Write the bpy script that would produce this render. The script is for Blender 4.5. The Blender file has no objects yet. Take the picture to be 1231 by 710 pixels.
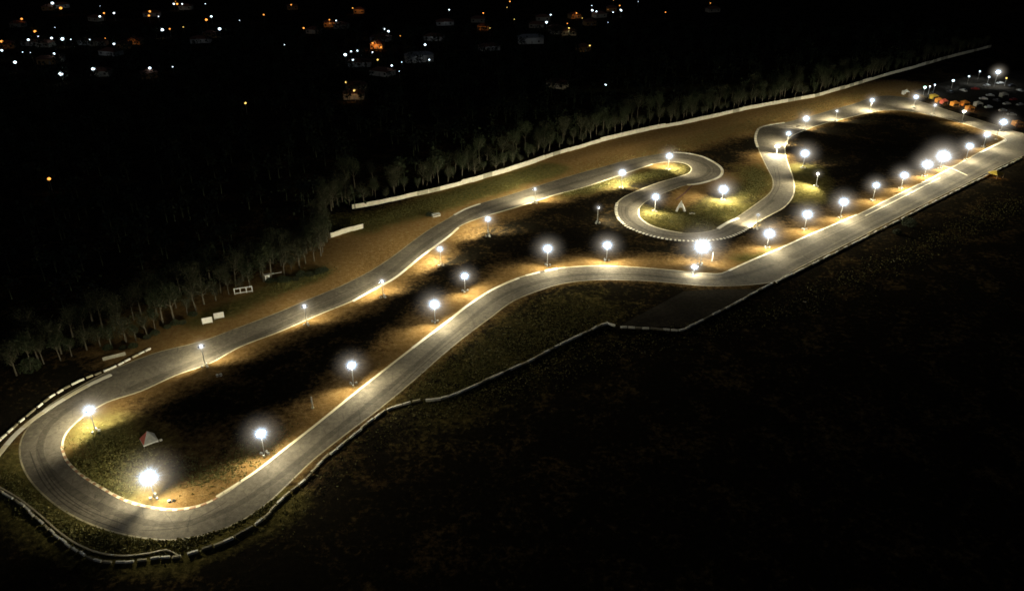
import bpy, bmesh, math, random
import numpy as np
from mathutils import Vector, Matrix, Euler
from mathutils.geometry import tessellate_polygon, intersect_point_line
random.seed(7)
R = math.radians
sc = bpy.context.scene
COL = sc.collection

# ------------------------------------------------------------------ survey
# The drone hovers 110 m above the site and looks 28 degrees down; survey marks were
# read off the photograph and are turned into ground coordinates (metres) here.
PITCH, FOC, ALT = R(28), 957.0, 110.0
def G(px, py, z=0.0):
    a = (px - 615.5) / FOC; b = (355 - py) / FOC
    dy = math.cos(PITCH) + b * math.sin(PITCH); dz = -math.sin(PITCH) + b * math.cos(PITCH)
    t = (z - ALT) / dz
    return Vector((a * t, dy * t, z))
def height_at(base, py):
    return ALT + base.y * math.tan(-PITCH + math.atan((355 - py) / FOC))

# ------------------------------------------------------------------ node helpers
def new_mat(name):
    m = bpy.data.materials.new(name); m.use_nodes = True
    nt = m.node_tree; b = nt.nodes['Principled BSDF']
    return m, nt, b
def noise(nt, scale, detail=6, rough=.6, vec=None, dist=0):
    n = nt.nodes.new('ShaderNodeTexNoise'); n.inputs['Scale'].default_value = scale
    n.inputs['Detail'].default_value = detail; n.inputs['Roughness'].default_value = rough
    n.inputs['Distortion'].default_value = dist
    if vec is not None: nt.links.new(vec, n.inputs['Vector'])
    return n
def ramp(nt, src, stops):
    r = nt.nodes.new('ShaderNodeValToRGB'); e = r.color_ramp.elements
    while len(e) < len(stops): e.new(.5)
    for k, (p, c) in enumerate(stops):
        e[k].position = p; e[k].color = (c, c, c, 1) if isinstance(c, (int, float)) else (*c, 1)
    nt.links.new(src, r.inputs['Fac']); return r
def mixc(nt, fac, a, b, mode='MIX'):
    m = nt.nodes.new('ShaderNodeMix'); m.data_type = 'RGBA'; m.blend_type = mode
    for s, v in ((m.inputs[0], fac), (m.inputs[6], a), (m.inputs[7], b)):
        if isinstance(v, (int, float)): s.default_value = v
        elif isinstance(v, tuple): s.default_value = (*v, 1)
        else: nt.links.new(v, s)
    return m.outputs[2]
def coords(nt, scale=None):
    g = nt.nodes.new('ShaderNodeNewGeometry')
    if scale is None: return g.outputs['Position']
    mp = nt.nodes.new('ShaderNodeMapping'); mp.inputs['Scale'].default_value = scale
    nt.links.new(g.outputs['Position'], mp.inputs['Vector']); return mp.outputs[0]
def bump(nt, b, h, strength, dist=.1):
    n = nt.nodes.new('ShaderNodeBump'); n.inputs['Strength'].default_value = strength
    n.inputs['Distance'].default_value = dist
    nt.links.new(h, n.inputs['Height']); nt.links.new(n.outputs[0], b.inputs['Normal'])
def simple(name, c1, c2, scale=3, rough=.8, metal=0, bmp=.2):
    m, nt, b = new_mat(name)
    n = noise(nt, scale, 6, .65, coords(nt))
    r = ramp(nt, n.outputs[0], [(.3, c1), (.7, c2)])
    nt.links.new(r.outputs[0], b.inputs['Base Color'])
    b.inputs['Roughness'].default_value = rough; b.inputs['Metallic'].default_value = metal
    if bmp: bump(nt, b, n.outputs[0], bmp, .05)
    return m
def emit(name, col, s):
    m, nt, b = new_mat(name)
    n = noise(nt, 2.0, 2, .5, coords(nt))
    r = ramp(nt, n.outputs[0], [(0, tuple(c * .9 for c in col)), (1, col)])
    nt.links.new(r.outputs[0], b.inputs['Emission Color']); b.inputs['Emission Strength'].default_value = s
    b.inputs['Base Color'].default_value = (*col, 1)
    return m

# asphalt ---------------------------------------------------------------
def asphalt(name, k=1.0):
    m, nt, b = new_mat(name); P = coords(nt)
    big = noise(nt, .07, 5, .6, P, .6); mid = noise(nt, .9, 6, .7, P); fine = noise(nt, 9, 3, .8, P)
    c = ramp(nt, big.outputs[0], [(.3, (.082*k, .073*k, .059*k)), (.5, (.118*k, .105*k, .083*k)), (.68, (.158*k, .140*k, .108*k))]).outputs[0]
    c = mixc(nt, .8, c, ramp(nt, mid.outputs[0], [(.25, .5), (.5, 1.0), (.75, 1.6)]).outputs[0], 'MULTIPLY')
    c = mixc(nt, .6, c, ramp(nt, fine.outputs[0], [(.3, .3), (.7, 1.9)]).outputs[0], 'MULTIPLY')
    v = nt.nodes.new('ShaderNodeTexVoronoi'); v.feature = 'DISTANCE_TO_EDGE'; v.inputs['Scale'].default_value = .22
    wv = noise(nt, .5, 4, .6, P)
    nt.links.new(mixc(nt, .35, P, wv.outputs[1], 'ADD'), v.inputs['Vector'])
    c = mixc(nt, ramp(nt, v.outputs['Distance'], [(0, .5), (.012, 0)]).outputs[0], c, (.02, .019, .017))
    nt.links.new(c, b.inputs['Base Color']); b.inputs['Roughness'].default_value = .88; b.inputs['Specular IOR Level'].default_value = .2
    bump(nt, b, fine.outputs[0], .35, .03)
    return m
M = {}
M['asphalt'] = asphalt('asphalt')
M['apron'] = asphalt('apron_concrete', .34)
M['apron'].node_tree.nodes['Principled BSDF'].inputs['Specular IOR Level'].default_value = 0.0
M['rubber'] = asphalt('rubbered_asphalt', .68); M['skid'] = asphalt('skid_rubber', .5)

# ground -----------------------------------------------------------------
def ground_mat():
    m, nt, b = new_mat('ground_soil_and_grass'); P = coords(nt)
    at = nt.nodes.new('ShaderNodeAttribute'); at.attribute_name = 'cover'
    sep = nt.nodes.new('ShaderNodeSeparateColor'); nt.links.new(at.outputs['Color'], sep.inputs[0])
    n1 = noise(nt, .09, 7, .68, P, .8); n2 = noise(nt, .7, 7, .75, P, .3); n3 = noise(nt, 5, 4, .8, P)
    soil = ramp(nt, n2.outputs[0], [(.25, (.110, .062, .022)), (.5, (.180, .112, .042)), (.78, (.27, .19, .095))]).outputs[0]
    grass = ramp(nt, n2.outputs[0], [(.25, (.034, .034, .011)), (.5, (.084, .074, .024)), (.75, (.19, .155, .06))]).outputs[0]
    dark = ramp(nt, n2.outputs[0], [(.3, (.009, .008, .006)), (.62, (.018, .015, .010)), (.8, (.030, .023, .013))]).outputs[0]  # darkness of the unlit field and infield put into the ground colour
    def jit(ch, amt):
        a = nt.nodes.new('ShaderNodeMath'); a.operation = 'MULTIPLY_ADD'
        nt.links.new(n1.outputs[0], a.inputs[0]); a.inputs[1].default_value = amt
        nt.links.new(ch, a.inputs[2])
        a2 = nt.nodes.new('ShaderNodeMath'); a2.operation = 'MULTIPLY_ADD'
        nt.links.new(n2.outputs[0], a2.inputs[0]); a2.inputs[1].default_value = .9; nt.links.new(a.outputs[0], a2.inputs[2])
        return ramp(nt, a2.outputs[0], [(.98 + amt*.0, 0), (1.0, 0), ]).outputs[0], a2.outputs[0]
    _, sv = jit(sep.outputs[0], .9); _, gv = jit(sep.outputs[1], .9)
    def thr(v, lo, hi):
        mr = nt.nodes.new('ShaderNodeMapRange'); mr.inputs[1].default_value = lo; mr.inputs[2].default_value = hi
        nt.links.new(v, mr.inputs[0]); return mr.outputs[0]
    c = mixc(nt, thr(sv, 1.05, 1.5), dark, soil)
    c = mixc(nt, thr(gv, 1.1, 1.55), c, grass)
    c = mixc(nt, .7, c, ramp(nt, n3.outputs[0], [(.28, .6), (.5, 1.0), (.74, 1.4)]).outputs[0], 'MULTIPLY')
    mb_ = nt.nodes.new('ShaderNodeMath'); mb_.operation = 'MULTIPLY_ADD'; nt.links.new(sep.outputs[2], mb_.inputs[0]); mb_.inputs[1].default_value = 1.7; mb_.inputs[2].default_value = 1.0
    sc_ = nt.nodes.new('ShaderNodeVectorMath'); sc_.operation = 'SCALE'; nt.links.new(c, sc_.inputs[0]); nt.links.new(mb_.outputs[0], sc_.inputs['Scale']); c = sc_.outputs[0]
    nt.links.new(c, b.inputs['Base Color']); b.inputs['Roughness'].default_value = .95
    b.inputs['Specular IOR Level'].default_value = 0.0
    bump(nt, b, n2.outputs[0], .8, .5)
    return m
M['ground'] = ground_mat()
def paint(name, c, wear, under=(.09, .085, .075)):
    m, nt, b = new_mat(name); P = coords(nt)
    n = noise(nt, 3.5, 6, .7, P); n2 = noise(nt, .25, 4, .6, P)
    f = mixc(nt, .5, n.outputs[0], n2.outputs[0])
    r = ramp(nt, f, [(wear - .08, under), (wear + .1, c)])
    nt.links.new(r.outputs[0], b.inputs['Base Color']); b.inputs['Roughness'].default_value = .7
    return m
M['line'] = paint('worn_line_paint', (.66, .60, .42), .41)
M['line_dim'] = paint('outer_line_paint', (.42, .37, .23), .45)
M['kerb_white'] = paint('kerb_white_paint', (.80, .77, .66), .28, (.45, .42, .33))
M['kerb_cream'] = paint('kerb_cream_paint', (.68, .62, .45), .34, (.32, .28, .19))
M['kerb_red'] = paint('kerb_red_paint', (.36, .20, .11), .38, (.2, .12, .06))
M['kerb_dark'] = paint('kerb_dark_paint', (.07, .06, .045), .35, (.03, .03, .03))
M['wall'] = simple('whitewashed_wall', (.58, .56, .46), (.82, .80, .68), .8, .85)
M['wall_dark'] = simple('stained_wall', (.25, .24, .18), (.5, .48, .38), .8, .85)
M['block_white'] = simple('block_white', (.70, .68, .58), (.85, .83, .74), 2, .7)
M['block_worn'] = simple('block_worn', (.36, .32, .21), (.55, .50, .35), 2, .8)
M['block_dark'] = simple('block_dark', (.13, .12, .08), (.24, .21, .14), 2, .8)
M['steel'] = simple('galvanised_steel', (.30, .29, .27), (.42, .41, .38), 4, .5, .6)
M['housing'] = simple('lamp_housing', (.10, .10, .10), (.16, .16, .16), 4, .5, .4)
M['white'] = simple('white_sheet', (.62, .62, .58), (.78, .78, .74), 1.5, .6)
M['red_sheet'] = simple('red_sheet', (.42, .08, .05), (.55, .13, .08), 1.5, .6)
M['orange_sheet'] = simple('orange_sheet', (.55, .20, .03), (.75, .33, .05), 1.2, .65)
M['yellow_sheet'] = simple('yellow_sheet', (.5, .36, .04), (.68, .5, .08), 1.2, .65)
M['grey_sheet'] = simple('grey_sheet', (.22, .22, .21), (.36, .36, .33), 1.2, .65)
M['bark'] = simple('pale_bark', (.045, .04, .028), (.15, .13, .09), 5, .9)
def leafmat(name, a, b_, c):
    m, nt, b = new_mat(name)
    n = noise(nt, .9, 4, .7, coords(nt))
    r = ramp(nt, n.outputs[0], [(.3, a), (.52, b_), (.72, c)])
    nt.links.new(r.outputs[0], b.inputs['Base Color']); b.inputs['Roughness'].default_value = .75
    return m
M['leaf'] = leafmat('leaf_olive', (.010, .014, .004), (.021, .026, .007), (.046, .046, .014))
M['leaf2'] = leafmat('leaf_green', (.008, .014, .004), (.017, .028, .006), (.036, .046, .012))
M['grassblade'] = leafmat('grass_blades', (.08, .085, .02), (.15, .14, .035), (.28, .23, .08))
M['soil_path'] = simple('path_soil', (.03, .02, .012), (.065, .045, .025), .8, .95)
M['trench'] = simple('trench_soil', (.05, .016, .008), (.11, .035, .015), 1.5, .95)
M['tyre'] = simple('tyre_rubber', (.02, .02, .02), (.05, .048, .045), 4, .8)
M['glass'] = simple('dark_glass', (.015, .02, .025), (.03, .035, .04), 2, .15, 0, 0)
M['lens'] = emit('flood_lens', (.84, .92, 1.0), 60)
M['lamp_cool'] = emit('lamp_cool', (.72, .90, 1.0), 3.6)
M['lamp_warm'] = emit('lamp_warm', (1.0, .36, .06), 2.4)
M['lamp_yellow'] = emit('lamp_yellow', (1.0, .66, .16), 2.2)
M['lamp_green'] = emit('lamp_green', (.55, 1.0, .82), 3)
def lens_glare(name, col, s, n=3.0):  # glowing volume that imitates lens glare around a lamp, no real mist
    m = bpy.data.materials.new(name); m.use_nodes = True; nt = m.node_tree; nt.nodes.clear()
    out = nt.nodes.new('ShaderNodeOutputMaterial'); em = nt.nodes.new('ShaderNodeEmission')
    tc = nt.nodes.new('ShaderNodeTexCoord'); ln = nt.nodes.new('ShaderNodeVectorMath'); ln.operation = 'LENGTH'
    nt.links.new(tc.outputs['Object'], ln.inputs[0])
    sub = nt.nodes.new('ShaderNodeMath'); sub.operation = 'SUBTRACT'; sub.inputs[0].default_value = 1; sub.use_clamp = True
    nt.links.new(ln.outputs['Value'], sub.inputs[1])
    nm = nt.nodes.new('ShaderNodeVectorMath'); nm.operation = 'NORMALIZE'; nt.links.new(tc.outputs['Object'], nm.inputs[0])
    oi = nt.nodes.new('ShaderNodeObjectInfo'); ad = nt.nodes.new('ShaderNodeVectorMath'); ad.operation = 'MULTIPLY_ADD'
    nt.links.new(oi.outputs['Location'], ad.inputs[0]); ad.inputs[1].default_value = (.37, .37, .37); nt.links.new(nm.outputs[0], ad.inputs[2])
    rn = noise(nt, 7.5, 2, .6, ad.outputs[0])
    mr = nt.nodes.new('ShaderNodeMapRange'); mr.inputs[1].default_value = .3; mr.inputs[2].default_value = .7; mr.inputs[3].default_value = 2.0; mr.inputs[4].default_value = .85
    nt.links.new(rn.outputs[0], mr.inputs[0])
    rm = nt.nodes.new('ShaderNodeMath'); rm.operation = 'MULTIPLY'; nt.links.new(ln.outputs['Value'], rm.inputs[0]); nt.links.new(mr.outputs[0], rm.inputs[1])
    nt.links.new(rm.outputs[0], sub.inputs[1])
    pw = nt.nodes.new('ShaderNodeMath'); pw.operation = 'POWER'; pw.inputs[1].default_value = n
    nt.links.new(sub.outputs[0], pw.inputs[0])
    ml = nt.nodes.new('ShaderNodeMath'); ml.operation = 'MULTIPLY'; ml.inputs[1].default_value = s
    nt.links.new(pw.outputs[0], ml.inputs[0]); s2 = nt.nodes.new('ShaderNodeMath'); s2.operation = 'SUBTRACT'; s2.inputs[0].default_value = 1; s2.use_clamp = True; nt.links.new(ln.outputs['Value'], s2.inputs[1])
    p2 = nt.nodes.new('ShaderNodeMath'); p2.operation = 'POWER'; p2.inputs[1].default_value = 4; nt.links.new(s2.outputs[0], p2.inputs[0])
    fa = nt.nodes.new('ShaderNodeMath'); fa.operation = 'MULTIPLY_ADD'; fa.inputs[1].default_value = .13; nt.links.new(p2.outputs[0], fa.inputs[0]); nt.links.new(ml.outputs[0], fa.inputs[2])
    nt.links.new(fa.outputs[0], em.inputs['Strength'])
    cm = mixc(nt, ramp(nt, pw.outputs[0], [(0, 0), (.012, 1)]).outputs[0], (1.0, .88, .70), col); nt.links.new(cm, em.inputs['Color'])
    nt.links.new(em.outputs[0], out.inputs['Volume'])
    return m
M['lens_glare'] = lens_glare('glare_glow_cool', (.50, .72, 1.0), 24.0, 16)
M['lens_glare_soft'] = lens_glare('glare_glow_soft', (.80, .88, 1.0), 14.0, 16)

# ------------------------------------------------------------------ mesh helpers
def mesh_obj(name, data, parent=None, loc=None):
    o = bpy.data.objects.new(name, data); COL.objects.link(o)
    if parent is not None: o.parent = parent
    if loc is not None: o.location = loc
    return o
def tag(o, label=None, cat=None, group=None, kind=None):
    if label: o['label'] = label
    if cat: o['category'] = cat
    if group: o['group'] = group
    if kind: o['kind'] = kind
    return o
def empty(name, loc, rz, label, cat, group=None):
    o = bpy.data.objects.new(name, None); COL.objects.link(o); o.location = loc; o.rotation_euler = (0, 0, rz)
    o.empty_display_size = .3
    return tag(o, label, cat, group)
class MB:
    def __init__(s): s.v = []; s.f = []; s.mi = []
    def add(s, vs, fs, mi=0):
        k = len(s.v); s.v += [tuple(v) for v in vs]; s.f += [tuple(i + k for i in f) for f in fs]; s.mi += [mi] * len(fs)
    def box(s, c, d, rot=None, mi=0, taper=1.0):
        vs = []
        for z in (-.5, .5):
            t = taper if z > 0 else 1
            for x, y in ((-.5, -.5), (.5, -.5), (.5, .5), (-.5, .5)):
                v = Vector((x * d[0] * t, y * d[1] * t, z * d[2]))
                if rot is not None: v = rot @ v
                vs.append(v + Vector(c))
        s.add(vs, [(3, 2, 1, 0), (4, 5, 6, 7), (0, 1, 5, 4), (1, 2, 6, 5), (2, 3, 7, 6), (3, 0, 4, 7)], mi)
    def tube(s, pts, rads, n=8, mi=0):
        pts = [Vector(p) for p in pts]; rings = []
        for i, p in enumerate(pts):
            d = (pts[min(i + 1, len(pts) - 1)] - pts[max(i - 1, 0)]).normalized()
            a = d.cross(Vector((0, 1, 0)) if abs(d.y) < .9 else Vector((1, 0, 0))).normalized(); b = d.cross(a)
            rings.append([p + (a * math.cos(2 * math.pi * k / n) + b * math.sin(2 * math.pi * k / n)) * rads[i] for k in range(n)])
        vs = [v for r in rings for v in r]; fs = []
        for i in range(len(pts) - 1):
            for k in range(n): fs.append((i * n + k, i * n + (k + 1) % n, (i + 1) * n + (k + 1) % n, (i + 1) * n + k))
        fs.append(tuple(range(n))[::-1]); fs.append(tuple((len(pts) - 1) * n + k for k in range(n)))
        s.add(vs, fs, mi)
    def data(s, name, mats, smooth=False):
        me = bpy.data.meshes.new(name); me.from_pydata(s.v, [], s.f)
        for m in (mats if isinstance(mats, (list, tuple)) else [mats]): me.materials.append(m)
        me.polygons.foreach_set('material_index', s.mi)
        if smooth: me.polygons.foreach_set('use_smooth', [True] * len(s.f))
        me.update(); return me
    def build(s, name, mats, parent=None, loc=None, smooth=False):
        return mesh_obj(name, s.data(name, mats, smooth), parent, loc)
def smooth_pts(pts, closed=False, step=1.5):
    P = [Vector(p) for p in pts]; n = len(P); out = []
    rng = range(n) if closed else range(n - 1)
    for i in rng:
        if closed: p0, p1, p2, p3 = P[i - 1], P[i], P[(i + 1) % n], P[(i + 2) % n]
        else: p0, p1, p2, p3 = P[max(i - 1, 0)], P[i], P[i + 1], P[min(i + 2, n - 1)]
        # centripetal Catmull-Rom
        t0 = 0; t1 = t0 + max((p1 - p0).length ** .5, 1e-3); t2 = t1 + max((p2 - p1).length ** .5, 1e-3); t3 = t2 + max((p3 - p2).length ** .5, 1e-3)
        k = max(1, int((p2 - p1).length / step))
        for j in range(k):
            t = t1 + (t2 - t1) * j / k
            A1 = p0 * (t1 - t) / (t1 - t0) + p1 * (t - t0) / (t1 - t0); A2 = p1 * (t2 - t) / (t2 - t1) + p2 * (t - t1) / (t2 - t1)
            A3 = p2 * (t3 - t) / (t3 - t2) + p3 * (t - t2) / (t3 - t2)
            B1 = A1 * (t2 - t) / (t2 - t0) + A2 * (t - t0) / (t2 - t0); B2 = A2 * (t3 - t) / (t3 - t1) + A3 * (t - t1) / (t3 - t1)
            out.append(B1 * (t2 - t) / (t2 - t1) + B2 * (t - t1) / (t2 - t1))
    if not closed: out.append(P[-1])
    return out
def GP(pp): return [G(*p) for p in pp]
def offset(pts, d):
    out = []
    for i, p in enumerate(pts):
        t = (pts[min(i + 1, len(pts) - 1)] - pts[max(i - 1, 0)]); t.z = 0; t.normalize()
        out.append(p + Vector((t.y, -t.x, 0)) * d)
    return out
def ribbon(name, pts, w, z, mats, h=0, seg=None, closed=False, parent=None, kind='structure', taper=True):
    """flat (or h high) strip along pts; seg = (length, [material cycle])"""
    if closed: pts = pts + [pts[0]]
    wl = [w] * len(pts)
    if taper and not closed:
        for k in range(min(3, len(pts) // 2)): wl[k] *= .45 + .2 * k; wl[-1 - k] *= .45 + .2 * k
    L, Rr = [], []
    for i, p in enumerate(pts):
        a = pts[max(i - 1, 0)]; c = pts[min(i + 1, len(pts) - 1)]
        if closed and i in (0, len(pts) - 1): a, c = pts[-2], pts[1]
        t = c - a; t.z = 0; t.normalize(); nn = Vector((t.y, -t.x, 0))
        L.append(p - nn * wl[i] / 2); Rr.append(p + nn * wl[i] / 2)
    mb = MB(); acc = 0
    for i in range(len(pts) - 1):
        mi = 0
        if seg: mi = seg[1][int(acc / seg[0]) % len(seg[1])]
        acc += (pts[i + 1] - pts[i]).length
        a, b, c, d = (Vector((q.x, q.y, z + h)) for q in (L[i], Rr[i], Rr[i + 1], L[i + 1]))
        vs = [a, b, c, d]; fs = [(0, 1, 2, 3)]
        if h:
            o = 0.0
            vs += [Vector((q.x, q.y, z - .05)) for q in (L[i], Rr[i], Rr[i + 1], L[i + 1])]
            fs += [(0, 3, 7, 4), (1, 5, 6, 2)]
        mb.add(vs, fs, mi)
    o = mb.build(name, mats, parent)
    if kind: o['kind'] = kind
    return o
def poly_sheet(name, loops, z, mat):
    vs = [v for l in loops for v in l]
    tris = tessellate_polygon([[Vector((v.x, v.y, 0)) for v in l] for l in loops])
    me = bpy.data.meshes.new(name)
    fs = []
    for t in tris:
        a, b, c = (vs[i] for i in t)
        if (b.x - a.x) * (c.y - a.y) - (b.y - a.y) * (c.x - a.x) < 0: t = (t[0], t[2], t[1])
        fs.append(tuple(t))
    me.from_pydata([(v.x, v.y, z) for v in vs], [], fs); me.materials.append(mat); me.update()
    o = mesh_obj(name, me); o['kind'] = 'structure'; return o

# ------------------------------------------------------------------ surveyed lines (photo marks)
UP_OUT = [(131,446),(187,424),(240,410.5),(288,393),(338.6,373.5),(375,358),(409,344),(443,327),(471,309),(493.5,292),(516,276),(540,262),(555,253),(577.5,244.6),(611,234.8),(640,225.5),(682,212.5),(724.5,200.7),(761,191),(798,184.4)]
HP1 = [(809,183.4),(823,184),(843,188),(857,194.5),(866,201),(868.3,207),(864,213),(851,218),(838,221),(826,222.3)]
IS2 = [(806,229),(786,237),(774,244),(768,251.4),(769,261),(780,269.7),(798,276),(820,280),(843,279.5),(862.5,275),(876.6,267),(893.5,256),(909,245),(921,236),(928,228),(929,216),(925,207),(918,193),(911,177)]
K4 = [(911,177),(908.5,169),(909,161),(914,153.5),(927.6,149.8),(943,147.5)]
UR_OUT = [(967,141.5),(1001,132),(1029,124),(1048,117.5),(1067.6,115),(1087,117),(1113,124),(1143.7,134),(1172,142.5),(1200,151.5),(1231,161.4),(1262,173)]
PIT_OUT = [(1252,181),(1231,187),(1200,201),(1158,222),(1115.5,243),(1082,260),(1058.6,272),(1034.6,284.5),(1006.5,298.6),(960,322),(928,339)]
LO_OUT = [(921,340),(889.6,343),(850.6,343.5),(819,341),(792,338.5),(753,336.5),(714,336.5),(675,341),(648,349),(616.5,362),(589,382),(558,405),(531,427),(503,452),(480,471.6),(453.5,493),(411,525),(377,552),(348,579.5),(318,607),(284.5,628),(251,641),(225,646.5),(200,648.5),(160.5,644),(122.5,634.5),(84.5,617.6),(55,596.5),(34,573),(24.5,550),(26,527),(38,508),(59,487),(93,466)]
A_LOOP = UP_OUT + HP1 + IS2 + K4[1:] + UR_OUT + PIT_OUT + LO_OUT
UP_IN = [(97,503),(127,484),(169,470),(211,451),(253,436),(288,417),(338.6,397.5),(381,379),(431.5,358),(474,334),(507.6,307),(540,283),(553.5,271.4),(583,260),(634,245),(667.6,234),(700,225.5),(724.5,217.6),(761,205),(786.5,197)]
IS1 = [(806,194.5),(823,196.5),(831,202),(828,208),(814.6,213),(792,219.5),(767,229),(750,237)]
HP2 = [(742,244),(740.5,252),(744,263),(755.5,273),(775,281),(798,286.6),(823,289.3),(851,289),(874,285.6),(891,279),(905,270)]
S_IN = [(923,260),(942,249.5),(952,238),(955,226),(953,213),(948,198.6),(944,184.5),(944.5,172),(953,163),(972.7,154.5),(995,147.5),(1018,142),(1043,136)]
UR_IN = [(1062,133),(1080,132.5),(1098.6,134.6),(1129.6,141),(1166,151),(1189,159),(1206,165.5),(1210,169),(1204,172),(1180,182),(1158,194),(1135,206)]
PIT_IN = [(1115.5,216),(1087,230),(1059,244),(1034,256.5),(1006,268),(972.7,282),(938.6,297.5),(902,313),(880,323),(868,328.3)]
LO_IN = [(862,329),(843,328),(811,325),(772,321.5),(730,319.5),(698,320),(671,322.5),(624,333.5),(593,347),(566,364),(535,388),(495.6,418),(462,444),(424,474),(382,508),(339,541.5),(306,567),(265,596),(241,606.5),(211,611.5),(177,608),(148,599),(122,585),(97,569),(80,552),(75,535),(80,520)]
B_LOOP = UP_IN + IS1 + HP2 + S_IN + UR_IN + PIT_IN + LO_IN
A = smooth_pts(GP(A_LOOP), True); B = smooth_pts(GP(B_LOOP), True)

# ------------------------------------------------------------------ ground sheet
def axis(lo, hi, step, far):
    a = list(np.arange(lo, hi + .01, step)); s = step; x = hi; up = []
    while x < far: s *= 1.35; x += s; up.append(x)
    s = step; x = lo; dn = []
    while x > -far: s *= 1.35; x -= s; dn.append(x)
    return np.array(dn[::-1] + a + up)
def dist_poly(X, Y, pts):
    d = np.full(X.shape, 1e9)
    for p, q in zip(pts, pts[1:]):
        ex, ey = q.x - p.x, q.y - p.y; L = ex * ex + ey * ey + 1e-9
        t = np.clip(((X - p.x) * ex + (Y - p.y) * ey) / L, 0, 1)
        d = np.minimum(d, np.hypot(X - p.x - t * ex, Y - p.y - t * ey))
    return d
WALL = [(424,251),(451,246.5),(484.5,239),(526.8,229.5),(569,218.5),(608.5,207),(639.4,197),(668,186.5),(700,177.5),(724.5,170),(781,156.5),(820,149.5),(860,141),(899.6,131.5),(940,124),(979.4,117),(1019,105.5),(1059,93),(1099,82),(1139,70.5),(1191,57)]
def build_ground():
    xs = axis(-170, 420, 1.8, 4000); ys = axis(70, 640, 1.8, 4000)
    X, Y = np.meshgrid(xs, ys); nx, ny = len(xs), len(ys)
    soil = np.zeros(X.shape); gr = np.zeros(X.shape)
    def near(pp, w, smooth=True):
        d = dist_poly(X, Y, GP(pp)); return np.clip(1 - d / w, 0, 1)
    # bare red soil: between wall and upper straight, verges of the masts, the right-hand field
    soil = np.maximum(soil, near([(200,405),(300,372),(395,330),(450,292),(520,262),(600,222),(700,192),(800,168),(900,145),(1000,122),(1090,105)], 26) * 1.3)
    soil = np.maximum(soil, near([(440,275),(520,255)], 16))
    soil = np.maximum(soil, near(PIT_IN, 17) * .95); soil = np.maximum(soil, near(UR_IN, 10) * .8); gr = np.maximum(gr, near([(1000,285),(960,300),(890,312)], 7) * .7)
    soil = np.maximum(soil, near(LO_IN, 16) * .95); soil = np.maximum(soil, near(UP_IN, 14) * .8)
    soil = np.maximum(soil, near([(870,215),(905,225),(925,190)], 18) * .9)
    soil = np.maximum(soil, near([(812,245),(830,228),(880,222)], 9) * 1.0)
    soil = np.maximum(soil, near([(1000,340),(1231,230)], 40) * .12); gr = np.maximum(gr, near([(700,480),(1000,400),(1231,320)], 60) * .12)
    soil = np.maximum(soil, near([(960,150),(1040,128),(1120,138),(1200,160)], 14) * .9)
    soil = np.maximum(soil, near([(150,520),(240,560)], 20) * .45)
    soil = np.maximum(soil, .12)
    # grass: foot of the wall, hairpin verges, inside of the S bends, lower apron
    gr = np.maximum(gr, near([(400,268),(440,268),(520,245),(600,222),(660,203)], 13) * 1.15)
    gr = np.maximum(gr, near([(330,345),(380,328),(240,385)], 8) * .9)
    gr = np.maximum(gr, near([(0,560),(30,600),(80,635),(140,655),(220,658),(330,608)], 10) * 1.0)
    gr = np.maximum(gr, near([(90,560),(140,590),(150,545),(110,520)], 16) * .85)
    gr = np.maximum(gr, near([(790,262),(840,265),(880,250)], 18) * .95)
    gr = np.maximum(gr, near([(890,235),(912,222),(905,205)], 15) * .75)
    gr = np.maximum(gr, near([(680,232),(760,215),(815,203)], 12) * .75)
    gr = np.maximum(gr, near([(965,205),(968,235)], 14) * 1.3)
    gr = np.maximum(gr, near([(520,480),(600,430),(700,370)], 30) * .45)
    gr = np.maximum(gr, near([(700,110),(1000,100)], 10) * .5)
    z = np.zeros(X.shape)
    me = bpy.data.meshes.new('ground'); nv = nx * ny
    co = np.stack([X, Y, z], -1).reshape(-1).astype(np.float32)
    me.vertices.add(nv); me.vertices.foreach_set('co', co)
    i = np.arange((ny - 1) * (nx - 1)); r, c = i // (nx - 1), i % (nx - 1); a = r * nx + c
    q = np.stack([a, a + 1, a + nx + 1, a + nx], -1).reshape(-1)
    me.loops.add(len(q)); me.loops.foreach_set('vertex_index', q.astype(np.int32))
    nf = len(i); me.polygons.add(nf); me.polygons.foreach_set('loop_start', (np.arange(nf) * 4).astype(np.int32))
    me.update(calc_edges=True)
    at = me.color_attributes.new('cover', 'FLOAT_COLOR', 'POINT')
    br = near([(300,380),(395,335),(450,292),(520,262),(600,222),(700,192),(800,168),(900,145),(1000,122),(1090,105)], 20) * (np.clip((X + 120) / 120, 0, 1)); cc = np.stack([soil, gr, br, z + 1], -1).reshape(-1).astype(np.float32); at.data.foreach_set('color', cc)  # br: light painted into the ground colour along the strip below the wall
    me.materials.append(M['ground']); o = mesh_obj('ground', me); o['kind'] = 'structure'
build_ground()

# ------------------------------------------------------------------ circuit
poly_sheet('race_track', [A, B], .012, M['asphalt'])
poly_sheet('paved_apron', [GP([(745,391.5),(775,375),(822,350),(850,348),(905,347.5),(909,349.5),(880,364),(850,379),(823,393)])], .008, M['apron'])
ribbon('track_edge_line', A, .34, .017, M['line_dim'], closed=True)
ribbon('track_edge_line', B, .42, .017, M['line'], closed=True)
def kerb(pp, w, mats, seg=None, h=.05, off=0):
    p = smooth_pts(GP(pp), step=.3)
    if off: p = offset(p, off)
    return ribbon('kerb', p, w, .02, mats, h=h, seg=seg)
KW, KC, KR, KD = M['kerb_white'], M['kerb_cream'], M['kerb_red'], M['kerb_dark']
kerb([(134,450),(106,463),(76,480),(46.5,499),(21,520),(4,539),(-12,560)], 1.25, [KW, KC], (6, [0, 1]))
kerb(HP1, 1.15, [KW, KC], (3, [0, 0, 0, 1]))
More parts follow.
